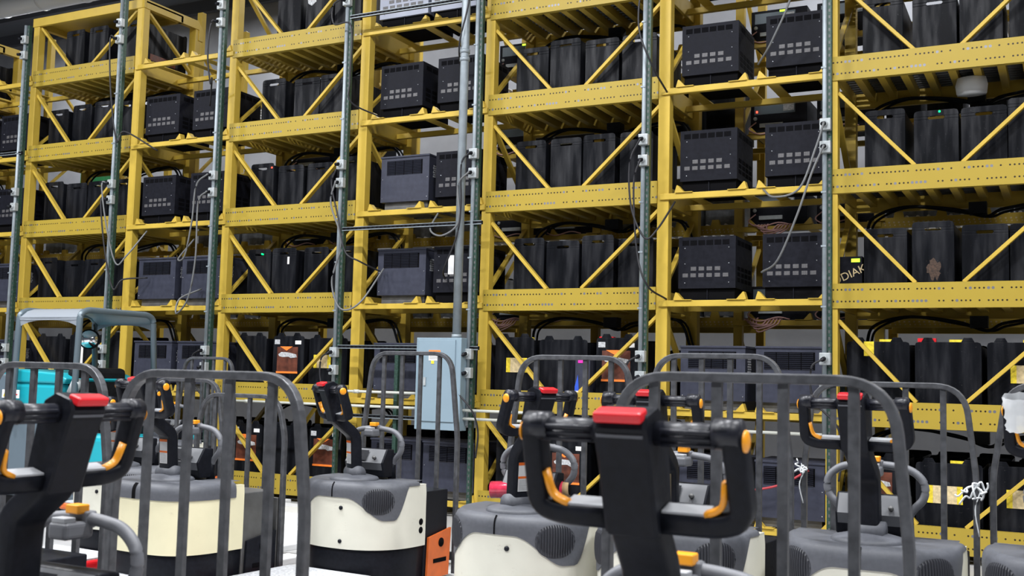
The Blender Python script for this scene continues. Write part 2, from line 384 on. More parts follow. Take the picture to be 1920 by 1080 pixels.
# ------------------------------------------------------------------ chargers
def charger_grid(name, wd=.52, ht=.56, dp=.56, body='charger_dark', rows=True):
    r = empty(name); c6 = (wd-.08)/6
    v = MB().box(0, wd, 0, dp, .10, ht); v.use(1)
    for k in range(6): v.box(.035+k*c6, .035+k*c6+c6-.012, -.0015, .002, ht-.075, ht-.03)
    for k in range(4):
        yy = .06+k*.12; v.box(wd-.002, wd+.0015, yy, yy+.10, ht-.075, ht-.03)
        for q in range(3): v.box(wd-.002, wd+.0015, yy, yy+.09, .16+q*.05, .195+q*.05)
    v.use(2)
    for k in range(6): v.box(.039+k*c6, .035+k*c6+c6-.02, -.002, .002, .20, .235)
    for k in range(4): v.box(.114+k*c6, .11+k*c6+c6-.02, -.002, .002, .258, .293)
    v.use(3)
    for px_ in (.06, wd-.06):
        for pz in (.15, .32, ht-.10): v.cyl((px_, -.004, pz), (px_, .002, pz), .005, 8)
    v.build('housing', [body, 'vent_slot', 'vent_mesh', 'bolt'], r)
    MB().box(.015, wd-.015, .03, dp-.02, 0, .10).build('base', 'void', r)
    MB().box(wd/2-.004, wd/2+.004, .02, .03, 0, .10).build('base_strut', 'charger_dark', r)
    return r
m_ = mat('vent_slot', (.004, .004, .005), .8, spec=.04)
def louvre(mb, x0, x1, z0, z1, n, y=0.):
    h = (z1-z0)/n
    for k in range(n):
        z = z0+k*h; mb.add([(x0, y-.001, z), (x1, y-.001, z), (x1, y-.010, z+h*.55), (x0, y-.010, z+h*.55), (x1, y-.001, z+h*.6), (x0, y-.001, z+h*.6)], [(0, 1, 2, 3), (3, 2, 4, 5)])
def charger_louvre(name, wd=.58, ht=.56, dp=.56, body='charger_blue'):
    r = empty(name)
    MB().box(-.008, wd+.008, -.010, dp+.01, ht-.02, ht+.0).build('lid', body, r, .004)
    MB().box(.03, wd-.03, .04, dp-.02, 0, .08).build('base', 'mast_steel', r)
    v = MB().box(0, wd, 0, dp, .08, ht-.001); v.use(1); v.box(.07, wd-.08, -.0012, .001, ht-.20, ht-.05); v.use(0)
    for k in range(4):
        xa = .075+k*(wd-.16)/4; louvre(v, xa, xa+(wd-.16)/4-.008, ht-.20, ht-.05, 9, -.001)
    v.use(2)
    for px_ in (.02, wd-.02):
        for pz in (.12, .32): v.cyl((px_, -.004, pz), (px_, .002, pz), .005, 8)
    v.use(3)
    for k in range(7):
        for q in range(6): v.box(wd-.002, wd+.0015, .08+k*.018+(q % 2)*.009, .09+k*.018+(q % 2)*.009, .33+q*.022, .345+q*.022)
    v.build('housing', [body, 'vent_slot', 'bolt', 'label_grey'], r)
    return r
cg = charger_grid('battery_charger'); cl = charger_louvre('battery_charger'); cL = charger_grid('battery_charger', .60, .66, .56, 'charger_light')
cl2 = charger_louvre('battery_charger', .5, .62, .56)
def put_charger(proto, x, y, z, label, group='front row battery chargers', rz=0):
    c = copy_tree(proto); c.location = (x, y, z); c.rotation_euler = (0, 0, rz); tag(c, label, 'charger', group); return c
PLAN = {'ZA': [None, 'll', 'll', 'gg', 'gg', ''], 'AB': ['ll', 'll', 'll', 'gg', 'gg', ''], 'BC': ['ll', 'll', 'lg', 'lg', 'gg', 'LL'], 'CD': ['ll', 'll', 'gg', 'gg', 'gg', 'gg']}
KIND = {'g': 'square-vented dark charger', 'l': 'louvred slate charger', 'L': 'large pale grey charger'}
GS = {'ZA': 'left of first tower', 'AB': 'between first and second towers', 'BC': 'between second and third towers', 'CD': 'left of right-edge tower'}
CH = {}
for g, (tk, x0, x1) in GAPS.items():
    for i, s_ in enumerate(PLAN[g]):
        if not s_: continue
        for k, ch in enumerate(s_):
            pr = {'g': cg, 'l': cl, 'L': cL}[ch]
            off = (.10, .86)[k] + (random.random()-.5)*.03
            if ch == 'l': off = (.12, .80)[k]
            if ch == 'L': off = (.04, .74)[k]
            if g == 'BC' and k == 0: off += .06
            CH[(g, i, k)] = put_charger(pr, x0+off, YF+.015+random.random()*.02, LV[i]+RT+.008,
                '%s, %s of pair, %s level up, %s' % (KIND[ch], ('left', 'right')[k], ORD[i] if i else 'lowest', GS[g]), rz=(random.random()-.5)*.03)
c = CH[('BC', 2, 1)]
MB().box(.17, .235, -.004, 0, .28, .47).build('paper_slip', 'label_white', c)
for p_ in (cg, cl, cL, cl2): drop(p_)
KIDS.clear()

# ------------------------------------------------------------------ batteries
def battery(name, wd, ht, dp=.74, body='battery', slot=True, ears=False, seed=0):
    r = empty(name)
    mb = MB(); t_ = .008
    # open topped steel case with rounded upper corners on the end plates
    def plate(y0, y1, h):
        c_ = .03; poly = [(0, 0), (wd, 0), (wd, h-c_), (wd-.008, h-.008), (wd-c_, h), (c_, h), (.008, h-.008), (0, h-c_)]
        if slot:
            # handle slot as a real hole: strips around it
            sx0, sx1, sz0, sz1 = wd/2-.055, wd/2+.055, h-.075, h-.05
            mb.prism([(0, 0), (wd, 0), (wd, sz0), (0, sz0)], 'y', y0, y1)
            mb.prism([(0, sz0), (sx0, sz0), (sx0-.012, (sz0+sz1)/2), (sx0, sz1), (0, sz1)], 'y', y0, y1)
            mb.prism([(sx1, sz0), (wd, sz0), (wd, sz1), (sx1, sz1), (sx1+.012, (sz0+sz1)/2)], 'y', y0, y1)
            mb.prism([(0, sz1), (wd, sz1), (wd, h-c_), (wd-.008, h-.008), (wd-c_, h), (c_, h), (.008, h-.008), (0, h-c_)], 'y', y0, y1)
        else: mb.prism(poly, 'y', y0, y1)
    plate(0, t_, ht); plate(dp-t_, dp, ht)
    mb.box(0, t_, t_, dp-t_, 0, ht-.03); mb.box(wd-t_, wd, t_, dp-t_, 0, ht-.03); mb.box(t_, wd-t_, t_, dp-t_, 0, .01)
    if ears:
        for x in (.10, wd-.10): mb.prism([(x-.05, ht), (x-.03, ht+.035), (x+.03, ht+.035), (x+.05, ht)], 'y', 0, t_)
    mb.build('case', body, r, .003)
    ct = MB(); n = 4
    ct.box(t_+.002, wd-t_-.002, t_+.002, dp-t_-.002, .02, ht-.11)
    for k in range(n):
        for q in range(2 if wd < .4 else 3):
            a = (wd-.03)/(2 if wd < .4 else 3); ct.box(.015+q*a+.005, .015+(q+1)*a-.005, .03+k*(dp-.06)/n+.005, .03+(k+1)*(dp-.06)/n-.005, ht-.11, ht-.085)
    ct.build('cells', 'cell_top', r)
    cp_ = MB()
    for k in range(n):
        for q in range(2 if wd < .4 else 3):
            a = (wd-.03)/(2 if wd < .4 else 3); cp_.cyl((.015+(q+.5)*a, .03+(k+.5)*(dp-.06)/n, ht-.085), (.015+(q+.5)*a, .03+(k+.5)*(dp-.06)/n, ht-.065), .015, 8)
    cp_.build('vent_caps', 'label_yellow' if ears else 'cell_top', r)
    return r
bn = battery('forklift_battery', .325, .60); bm = battery('forklift_battery', .345, .56); bw_ = battery('forklift_battery', .50, .58, ears=True, slot=False)
bo = battery('forklift_battery', .42, .60, ears=True, slot=False)
bs = battery('forklift_battery', .345, .52, body='silver_battery', slot=False)
DECK = -.088
POS = ['leftmost', 'second', 'third', 'rightmost']
BT = {}
def put_batt(pr, x, y, z, label, grp, rz=0):
    c = copy_tree(pr); c.location = (x, y, z); c.rotation_euler = (0, 0, rz); tag(c, label, 'battery', grp); return c
RIGHT = {'Z': 'far-left cut-off tower', 'A': 'leftmost whole tower', 'B': 'second whole tower', 'C': 'third whole tower', 'D': 'right-edge tower'}
for tk, tx in TOW.items():
    for i in range(2, 6):
        xs = {'A': [.16, .56, .96, 1.37], 'Z': [.16, .56, .96, 1.37], 'B': [.22, .60, 1.0, 1.40], 'C': [.24, .60, .98, 1.35], 'D': [.24, .63, 1.0, 1.36]}[tk]
        if tk == 'B' and i == 4: xs = [.30, .78, 1.16]
        if tk == 'A' and i == 5: xs = [.40, .80, 1.40]
        if tk == 'B' and i == 5: xs = [.52, .90, 1.28]
        for k, xx in enumerate(xs):
            pr = bn if random.random() < .6 else bm
            nm = POS[k] if len(xs) == 4 else ('leftmost', 'middle', 'rightmost')[k]
            BT[(tk, i, k)] = put_batt(pr, tx+xx+(random.random()-.5)*.02, YF+.12+random.random()*.06, LV[i]+DECK,
                'tall black battery, %s on the %s shelf up in %s' % (nm, ORD[i], RIGHT[tk]), 'tall black batteries in the front towers', (random.random()-.5)*.04)
LOW = {('Z', 1): [(bw_, .3), (bw_, .95)], ('Z', 0): [(bw_, .3), (bw_, .95)],
       ('A', 1): [(bw_, .22), (bo, .80), (bo, 1.28)], ('A', 0): [(bw_, .22), (bw_, .8)],
       ('B', 1): [(bo, .14), (bo, .66), (bw_, 1.15)], ('B', 0): [(bo, .14), (bo, .66), (bo, 1.2)],
       ('C', 1): [(bo, .08), (bw_, .56), (bo, 1.15)], ('C', 0): [(bo, .12), (bo, .66), (bo, 1.2)],
       ('D', 1): [(bw_, .10), (bw_, .64), (bw_, 1.18)], ('D', 0): [(bo, .12), (bw_, .64), (bw_, 1.18)]}
for (tk, i), lst in LOW.items():
    for k, (pr, xx) in enumerate(lst):
        nm = ('leftmost', 'middle', 'rightmost')[k] if len(lst) == 3 else ('left', 'right')[k]
        BT[(tk, i, k)] = put_batt(pr, TOW[tk]+xx, YF+.12, LV[i]+DECK,
            'broad black battery with vent caps, %s on the %s shelf in %s' % (nm, ORD[i], RIGHT[tk]), 'broad black batteries on the lower shelves')
def stick(b_, name, x0, x1, z0, z1, m, y=-.003):
    return MB().box(x0, x1, y, y+.003, z0, z1).build(name, m, b_)
def orange_label(b_, ht=.5):
    stick(b_, 'battery_label', .06, .34, .20, .48, 'label_brown')
    stick(b_, 'label_band', .055, .345, .195, .215, 'label_orange', -.006)
    MB().prism([(.10, .485), (.27, .485), (.19, .44)][::-1], 'y', -.007, -.003).build('label_arrow', 'label_orange', b_)
    stick(b_, 'white_tag', .02, .09, .51, .56, 'label_grey'); stick(b_, 'white_tag', .30, .38, .51, .55, 'label_white')
    MB().prism([(.08, .40), (.12, .425), (.22, .42), (.32, .40), (.33, .37), (.25, .36), (.22, .375), (.14, .37), (.09, .38)][::-1], 'y', -.007, -.003).build('label_emblem', 'label_grey', b_)
for k_ in (('B', 1, 1), ('B', 0, 0), ('B', 0, 2), ('C', 1, 2), ('C', 0, 1), ('D', 0, 0)): orange_label(BT[k_])
for k_, a in {('C', 1, 0): (.14, .34), ('B', 1, 2): (.08, .28), ('D', 1, 2): (.18, .40), ('D', 0, 1): (.10, .34), ('D', 0, 2): (.14, .36)}.items():
    stick(BT[k_], 'warning_label', a[0], a[1], .26, .40, 'label_tan')
    stick(BT[k_], 'label_edge', a[0]-.012, a[0]+.03, .26, .40, 'label_yellow', -.006); stick(BT[k_], 'label_edge', a[1]-.03, a[1]+.012, .26, .40, 'label_yellow', -.006)
    BT[k_]['label'] = BT[k_]['label'].replace('with vent caps', 'with yellow warning label')
for k_ in (('B', 1, 1), ('B', 0, 0), ('B', 0, 2), ('C', 1, 2), ('C', 0, 1), ('D', 0, 0)): BT[k_]['label'] = BT[k_]['label'].replace('with vent caps', 'with orange label')
stick(BT[('D', 1, 0)], 'warning_label', .14, .22, .46, .58, 'label_yellow')
for k_ in (('D', 1, 0), ('D', 1, 1), ('D', 1, 2), ('C', 1, 0), ('D', 0, 1)):
    MB().box(.26, .40, .02, .05, .58, .60).build('connector', 'label_yellow', BT[k_])
for k_ in (('D', 1, 1), ('C', 1, 2)): MB().box(.02, .16, .02, .08, .58, .61).build('connector', 'red_pad', BT[k_])
for k_, m in {('D', 3+1-1, 1): 'led_green', ('B', 3, 0): 'led_red', ('D', 0, 1): 'led_green', ('B', 2, 0): 'led_green'}.items():
    MB().cyl((.20 if m != 'led_red' else .30, -.004, .545), (.20 if m != 'led_red' else .30, .02, .545), .009, 10).build('indicator_light', m, BT[k_])
MB().prism([(.02, .50), (.09, .54), (.15, .52), (.14, .44), (.08, .40), (.03, .43)][::-1], 'y', -.003, 0).build('torn_label', 'label_grey', BT[('B', 5, 1)])
for k_ in (('D', 2, 1), ('D', 2, 3)):
    MB().prism([(.17+.055*(.65+.6*random.random())*math.cos(a_*PI/13), .20+.085*(.6+.7*random.random())*math.sin(a_*PI/13)) for a_ in range(26)], 'y', -.002, 0).build('rust_patch', 'stain_brown', BT[k_])
MB().box(.3255, .328, .12, .55, .12, .20).build('brown_label', 'label_brown', BT[('A', 5, 2)])
stick(BT[('D', 5, 1)], 'white_tag', .02, .08, .42, .50, 'label_white')
stick(BT[('B', 2, 1)], 'white_tag', .21, .235, .42, .50, 'label_white')

for p_ in (bn, bm, bw_, bo): KIDS.pop(p_, 0)
PROTO = (bn, bm, bw_, bo, bs)
# ------------------------------------------------------------------ back row
RX = [-16.66, -13.66, -10.66, -7.66, -4.66, -1.66]
RN = ['far left', 'left', 'centre-left', 'middle', 'centre-right', 'right']
RY = 11.0; RB = 1.60
def back_tower():
    r = empty('battery_rack')
    for x in (0, RB):
        for y in (0, .9): MB().box(x-.04, x+.05, y, y+.08, 0, 6.3).build('upright', 'yellow_paint', r, .004)
    for i, z in enumerate(LV):
        z -= .17
        h = MB().box(0, RB, -.01, .03, z-.10, z); h.use(1)
        for k in range(34): h.box(.05+k*.045, .066+k*.045, -.0115, -.009, z-.055, z-.04); h.box(.06+k*.045, .072+k*.045, -.0115, -.009, z-.08, z-.068)
        h.build('front_beam', ['yellow_paint', 'label_tan'], r)
        MB().box(0, RB, .86, .9, z-.12, z).build('rear_beam', 'yellow_paint', r, .003)
        for k in range(4): MB().prism([(.14+k*.39, z), (.24+k*.39, z), (.225+k*.39, z+.06), (.155+k*.39, z+.06)], 'y', .0, .04).build('stop_lug', 'yellow_paint', r)
        rl = MB()
        for k in range(15): rl.cyl((.06+k*.10, .03, z+.005), (.06+k*.10, .86, z+.005), .018, 8)
        rl.build('rollers', 'label_white', r)
        for x in (0, RB):
            a, b_ = ((x, .08, z+.8), (x, .86, z+.05)) if i % 2 else ((x, .08, z+.05), (x, .86, z+.8))
            MB().bar(a, b_, .03, .045, (1, 0, 0)).build('side_brace', 'yellow_paint', r)
    return r
bt0 = back_tower(); sh0 = shelf_proto(1.38)
def elec_charger():
    r = empty('charger_unit')
    MB().box(0, .58, 0, .5, 0, .34).build('housing', 'charger_dark', r, .006)
    MB().box(.04, .46, -.006, .0, .20, .31).build('face_panel', 'scrubber_grey', r)
    MB().box(.34, .45, -.010, -.004, .22, .29).build('rating_label', 'label_grey', r)
    MB().box(.10, .34, -.03, .0, .06, .10).build('handle_bar', 'box_metal', r)
    MB().cyl((0.05, -.01, .16), (.05, .0, .16), .02, 12).build('knob', 'box_metal', r)
    MB().box(.30, .37, -.012, -.006, .305, .325).build('display', 'display_lime', r)
    cb = MB(); cb.tube(smooth_path([(.06, -.01, .12), (.0, -.06, .04), (.12, -.07, -.02), (.3, -.05, .02), (.42, -.03, .0)]), .007, 6)
    cb.build('output_lead', 'cable_pink', r)
    return r
ec = elec_charger()
for n, x in enumerate(RX):
    c = copy_tree(bt0); c.location = (x, RY, 0); tag(c, 'yellow back row rack tower, %s' % (['cut off at far left', 'behind the leftmost whole front tower', 'left behind the second tower', 'behind the electrical panel shelves', 'behind the third front tower', 'behind the right-edge front tower'][n]), 'rack', 'back row rack towers')
    for i, z in enumerate(LV):
        s2 = copy_tree(sh0); s2.location = (x+RB+.05, RY, z-.20)
        tag(s2, 'yellow back row two-rail shelf, %s level, right of its %s tower' % (ORD[i], RN[n]), 'shelf', 'back row two-rail shelves')
        if i < 5 and not (i == 4 and n < 4):
            for k in range(4):
                put_batt(bs if i in (2, 3) else bn, x+.06+k*.385, RY+.10+random.random()*.03, z-.145, 'grey dusty back row battery, %s, %s level, %s tower' % (POS[k], ORD[i], RN[n]), 'back row batteries')
        if n >= 2:
            for k in range(2):
                c = copy_tree(ec); c.location = (x+RB+.12+k*.68, RY+.03, z-.19); tag(c, 'black back row charger, %s of two, %s level, right of %s tower' % (('left', 'right')[k], ORD[i], RN[n]), 'charger', 'back row electronic chargers')
                if n == 4 and k == 0 and i in (3, 4):
                    MB().box(.06, .075, -.01, -.004, .22, .24).build('red_digit_display', 'led_red', c)
for p_ in (bt0, sh0, ec)+PROTO: drop(p_)
KIDS.clear()
b = MB()
for j in range(1): b.loft([[(.15*math.cos(2*PI*k/16)*sc*(1+.15*math.sin(k*3)), .10*math.sin(2*PI*k/16)*sc, zz) for k in range(16)] for sc, zz in ((.3, -.16), (.75, -.15), (.8, -.08), (.7, -.01), (.5, .0))])
tag(b.build('plastic_bag', 'board_white', loc=(-.70, 9.62, LV[4]-BH+.02)), 'small white plastic bag stuck under the fifth shelf of the right-edge tower', 'bag')
r = empty('small_charger', (-4.13, 9.32, LV[1]-.088)); tag(r, 'narrow grey charger with blue and magenta label between batteries of the third tower', 'charger')
MB().box(0, .15, 0, .2, 0, .40).build('housing', 'charger_blue', r, .004)
MB().prism([(0, 0), (.05, 0), (.03, .25), (0, .14)], 'y', -.003, 0).build('blue_stripe', mat('blue_print', (.03, .09, .55), .4), r)
MB().box(.03, .10, -.004, 0, .36, .39).build('magenta_tag', mat('magenta_print', (.7, .03, .4), .4), r)
MB().box(.0, .05, -.005, 0, .02, .10).build('white_tag', 'label_white', r)
r = empty('green_carton', (-13.0, 11.15, LV[4]-.145)); tag(r, 'green and white carton in the back row behind the leftmost whole tower', 'carton')
MB().box(0, .5, 0, .4, 0, .42).build('carton_body', mat('green_print', (.05, .42, .16), .5), r, .004)
MB().box(.05, .45, -.004, 0, .22, .30).build('white_band', 'label_white', r)
for k_ in (('A', 1, 1),): MB().box(.10, .24, -.004, -.0, .22, .50).build('paper_sheet', 'label_white', BT[k_])
# black charger with slanted cream lettering in the right tower
r = empty('lettered_charger', (-1.85, 9.47, LV[2]-.088)); tag(r, 'black charger with slanted cream lettering behind the right-edge tower brace', 'charger')
MB().box(0, .29, 0, .2, 0, .34).build('housing', 'charger_dark', r, .006)
MB().box(.20, .27, -.006, 0, .29, .32).build('display', 'display_lime', r)
tx = bpy.data.curves.new('lettering', 'FONT'); tx.body = 'KODIAK'; tx.size = .095; tx.extrude = .001; tx.align_x = 'LEFT'
to = bpy.data.objects.new('lettering', tx); COL.objects.link(to); bpy.context.view_layer.update()
me = bpy.data.meshes.new_from_object(to.evaluated_get(bpy.context.evaluated_depsgraph_get())); bpy.data.objects.remove(to)
to = bpy.data.objects.new('lettering', me); COL.objects.link(to); me.materials.clear(); me.materials.append(MAT['label_tan']); to.parent = r; to.location = (-.0, -.004, .07); to.rotation_euler = (PI/2, math.radians(-24), 0)

# ------------------------------------------------------------------ struts, outlets, pipes
def strut(x, label, z1=6.6, boxes=(1.58, 1.40, 3.52, 3.33, 5.46, 5.26)):
    r = empty('strut_post', (x, 9.06, 0)); tag(r, label, 'post', 'green slotted struts with conduit')
    m = MB(); m.prism([(0, .0), (.038, .0), (.038, .045), (.034, .045), (.034, .006), (.004, .006), (.004, .045), (0, .045)], 'z', 0, z1); m.use(1)
    for k in range(int(z1/.055)): m.box(.013, .027, -.0015, .003, .03+k*.055, .055+k*.055)
    m.build('slotted_channel', ['green_strut', 'mast_steel'], r)
    MB().cyl((-.016, -.008, .9), (-.016, -.008, z1), .020, 12).build('conduit', 'galvanised', r)
    for z in (2.0, 2.5, 2.95, 4.0, 4.6, 6.0): MB().box(-.042, .0, -.031, .02, z, z+.014).build('conduit_clamp', 'galvanised', r)
    for z in boxes:
        b = MB().box(-.05, .04, -.055, .0, z-.05, z+.05).build('outlet_box', 'box_metal', r, .006)
        MB().cyl((-.005, -.075, z), (-.005, -.05, z), .024, 14).build('receptacle', 'box_metal', b)
        MB().cyl((-.015, -.115, z-.01), (-.008, -.07, z), .017, 10, .02).build('plug', 'truck_black', b)
    return r
SX = {'Al': -11.67, 'Ar': -10.0, 'Bl': -8.43, 'Br': -6.69, 'Cl': -5.115, 'Cr': -3.37, 'Dl': -1.775}
strut(SX['Al'], 'green slotted strut with conduit at left side of the leftmost whole tower', 5.65)
strut(SX['Ar'], 'green slotted strut with conduit at right side of the leftmost whole tower')
strut(SX['Bl'], 'green slotted strut with conduit at left side of the second whole tower')
strut(SX['Br'], 'green slotted strut with conduit at right side of the second whole tower')
strut(SX['Cl'], 'green slotted strut with conduit at left side of the third whole tower')
strut(SX['Cr'], 'green slotted strut with conduit at right side of the third whole tower')
strut(SX['Dl'], 'grey conduit and strut at left side of the right-edge tower')
r = empty('conduit_riser', (-5.235, 9.0, 0)); tag(r, 'thick galvanised conduit rising from the grey electrical panel', 'pipe')
MB().cyl((0, 0, 1.72), (0, 0, 7.9), .042, 20).build('pipe', 'galvanised', r)
for z in (1.73, 4.44, 4.52): MB().cyl((0, 0, z), (0, 0, z+.035), .050, 20).build('coupling', 'galvanised', r)
r = empty('electrical_panel', (-5.64, 8.93, .85)); tag(r, 'grey-blue wall cabinet electrical panel with small warning sticker', 'electrical panel')
MB().box(0, .50, 0, .14, 0, .88).build('cabinet', 'panel_grey', r, .006)
MB().box(.03, .44, -.012, 0, .08, .86).build('door', 'panel_grey', r, .004)
MB().box(.10, .125, -.022, -.012, .42, .50).build('latch', 'box_metal', r)
st = MB().box(.15, .28, -.0145, -.012, .66, .76).build('warning_sticker', 'label_white', r)
MB().box(.15, .28, -.016, -.0145, .735, .76).build('sticker_header', 'label_orange', st); MB().box(.18, .21, -.016, -.012, .63, .66).build('yellow_tab', 'label_yellow', st)
m = MB()
for k in range(4): m.box(.16, .27, -.0152, -.0145, .675+k*.013, .679+k*.013)
m.build('sticker_print', 'mast_steel', st)
def hstrut(x0, x1, z, label, dz=.0):
    r = empty('horizontal_strut', (x0, 9.04, z)); tag(r, label, 'strut', 'horizontal slotted struts')
    m = MB().box(0, x1-x0, 0, .03, 0, .035); m.use(1)
    for k in range(int((x1-x0)/.05)): m.box(.015+k*.05, .04+k*.05, -.001, .001, .012, .023)
    m.build('channel', ['rubber', 'void'], r)
    MB().box(0, x1-x0, -.003, .0, .031, .036).build('upper_lip', 'galvanised', r)
    MB().box(0, x1-x0, -.003, .0, -.001, .006).build('lower_lip', 'galvanised', r)
hstrut(-6.66, -5.09, 5.07, 'dark slotted strut spanning the gap left of the third tower near the top')
hstrut(-6.66, -5.02, 2.83, 'dark slotted strut crossing in front of the louvred chargers at mid height')
hstrut(-6.66, -5.02, 1.62, 'slotted strut carrying the top of the grey electrical panel')
hstrut(-6.66, -5.66, .93, 'slotted strut carrying the bottom of the grey electrical panel')
hstrut(-12.2, -11.62, 4.0, 'dark slotted strut end at the left photo edge')
def pipe(x0, x1, z, label, y=8.99, r_=.0135):
    r = empty('white_pipe', (x0, y, z)); tag(r, label, 'pipe', 'thin white conduits across the rack')
    MB().cyl((0, 0, 0), (x1-x0, 0, 0), r_, 12).build('pipe_run', 'white_pipe', r)
    for k in range(1, int((x1-x0)/1.0)+1): MB().cyl((k-.5, 0, 0), (k-.44, 0, 0), r_*1.45, 12).build('pipe_coupling', 'white_pipe', r)
pipe(-6.9, -5.64, 1.19, 'thin white conduit, upper one left of the electrical panel')
pipe(-8.3, -5.64, 1.047, 'thin white conduit, lower one left of the electrical panel')
pipe(-5.14, -4.2, 1.045, 'thin white conduit, upper one right of the electrical panel')
pipe(-5.14, -1.8, .965, 'thin white conduit, lower one running right of the electrical panel', y=9.0)
# vertical green strut holding panel
tag(MB().prism([(0, 0), (.04, 0), (.04, .04), (0, .04)], 'z', .6, 1.66).build('strut_post', 'green_strut', loc=(-5.98, 9.07, 0)), 'short green upright strut between the two struts left of the panel', 'post')

# ------------------------------------------------------------------ cables
def cable(pts, label, r_=.009, m='cable', grp='hanging charger cords'):
    c_ = MB().tube(smooth_path(pts, 8), r_, 8).build('power_cord', m); tag(c_, label, 'cord', grp); return c_
yc = 8.94
def loop(x, z, dx, dz, ex, ez, label, m='cable'):
    cable([(x, yc+.02, z), (x-.06, yc, z-.03), (x+dx*.3-.05, yc, z-dz*.55), (x+dx*.55, yc+.04, z-dz), (x+dx*.85, yc+.1, z-dz*.9), (ex, YF-.02, ez)], label, .0095, m)
loop(SX['Ar'], 3.52, .35, .95, -9.60, 2.97, 'grey cord looping from mid outlet of the leftmost tower to charger rail', 'cable_grey')
loop(SX['Ar'], 3.33, .30, 1.05, -9.55, 2.42, 'dark cord looping from lower mid outlet of the leftmost tower')
loop(SX['Ar'], 5.26, .18, 1.25, -9.50, 3.92, 'thin dark cord hanging from the upper outlet of the leftmost tower')
loop(SX['Bl'], 5.26, -.12, .7, -8.72, 4.38, 'dark cord from the upper outlet of the second tower')
cable([(SX['Bl'], yc, 3.52), (SX['Bl']-.16, yc, 3.40), (SX['Bl']-.2, yc, 3.0), (SX['Bl']-.28, yc, 2.62), (SX['Bl']-.42, yc+.05, 2.6), (SX['Bl']-.45, YF, 2.85)], 'grey cord looping left from the upper mid outlet of the second tower', .0095, 'cable_grey')
cable([(SX['Bl'], yc, 3.33), (SX['Bl']-.12, yc, 3.2), (SX['Bl']-.12, yc, 2.6), (SX['Bl']-.20, yc, 2.15), (SX['Bl']-.38, yc+.02, 1.98), (SX['Bl']-.42, yc+.1, 2.15), (SX['Bl']-.30, YF, 2.28)], 'grey cord hanging in a long loop below the second tower outlets', .0095, 'cable_grey')
cable([(SX['Br'], yc, 3.46), (SX['Br']-.05, yc, 3.3), (SX['Br']+.05, yc, 2.95), (SX['Br']+.15, yc, 2.6), (SX['Br']+.3, yc+.05, 2.5), (SX['Br']+.38, YF, 2.42)], 'dark cord from the right outlet of the second tower to a louvred charger')
cable([(SX['Br'], yc, 3.34), (SX['Br']-.05, yc, 3.1), (SX['Br']+.10, yc, 2.7), (SX['Br']-.0, yc, 2.3), (SX['Br']+.12, yc, 2.02), (SX['Br']+.32, yc+.05, 2.08), (SX['Br']+.42, YF, 2.45)], 'grey cord drooping in a big U beside the second tower', .0095, 'cable_grey')
cable([(SX['Br'], yc, 5.26), (SX['Br']-.12, yc, 5.2), (SX['Br']-.1, yc, 5.0), (SX['Br']+.12, yc, 4.95), (SX['Br']+.13, yc, 4.4), (SX['Br']+.15, yc, 4.15), (SX['Br']+.30, YF, 4.05)], 'dark cord running down the right upright of the second tower')
cable([(SX['Cl'], yc, 5.5), (SX['Cl']-.06, yc, 5.0), (SX['Cl']-.15, yc, 4.6), (SX['Cl']-.30, YF, 4.4)], 'dark cord curving beside the thick conduit near the top')
cable([(SX['Cl'], yc, 3.52), (SX['Cl']-.09, yc, 3.4), (SX['Cl']-.08, yc, 3.0), (SX['Cl']-.12, yc, 2.7), (SX['Cl']-.28, yc+.05, 2.4), (SX['Cl']-.42, YF, 2.33)], 'dark cord from outlet beside the thick conduit to a charger')
cable([(SX['Cl'], yc, 3.33), (SX['Cl']-.12, yc, 3.2), (SX['Cl']-.10, yc, 2.85), (SX['Cl']-.28, yc, 2.72), (SX['Cl']-.48, yc+.1, 2.8), (SX['Cl']-.52, YF, 3.0)], 'grey cord sagging behind the thick conduit', .0095, 'cable_grey')
cable([(SX['Cr'], yc, 3.52), (SX['Cr']-.1, yc, 3.3), (SX['Cr']-.08, yc, 2.9), (SX['Cr']+.05, yc, 2.62), (SX['Cr']+.15, yc+.05, 2.7), (SX['Cr']+.22, YF, 2.98)], 'dark cord looping from the third tower outlet to the shelf rail')
cable([(SX['Cr'], yc, 3.33), (SX['Cr']-.06, yc, 3.1), (SX['Cr']-.02, yc, 2.5), (SX['Cr']+.08, yc, 2.2), (SX['Cr']+.15, YF, 2.1)], 'long dark cord hanging down the third tower right side')
cable([(SX['Cr'], yc+.1, 5.3), (SX['Cr']-.04, yc, 4.6), (SX['Cr']+.08, yc, 4.2), (SX['Cr']+.14, YF, 3.98)], 'dark cord high on the third tower right side')
cable([(SX['Dl'], yc, 3.52), (SX['Dl']-.07, yc, 3.3), (SX['Dl']-.2, yc, 2.98), (SX['Dl']-.42, yc+.05, 2.93), (SX['Dl']-.58, YF, 3.05)], 'grey cord looping from the right outlets to the chargers', .0095, 'cable_grey')
cable([(SX['Dl'], yc, 3.33), (SX['Dl']-.1, yc, 3.1), (SX['Dl']-.22, yc, 2.75), (SX['Dl']-.40, yc+.1, 2.4), (SX['Dl']-.58, YF-.03, 2.32)], 'long grey cord hanging across the lower right grid charger', .0095, 'cable_grey')
cable([(SX['Dl']-.15, yc, 5.4), (SX['Dl']-.25, yc, 4.7), (SX['Dl']-.45, yc+.1, 4.3), (SX['Dl']-.62, YF-.03, 4.15)], 'grey cord hanging across the upper right grid charger', .0095, 'cable_grey')
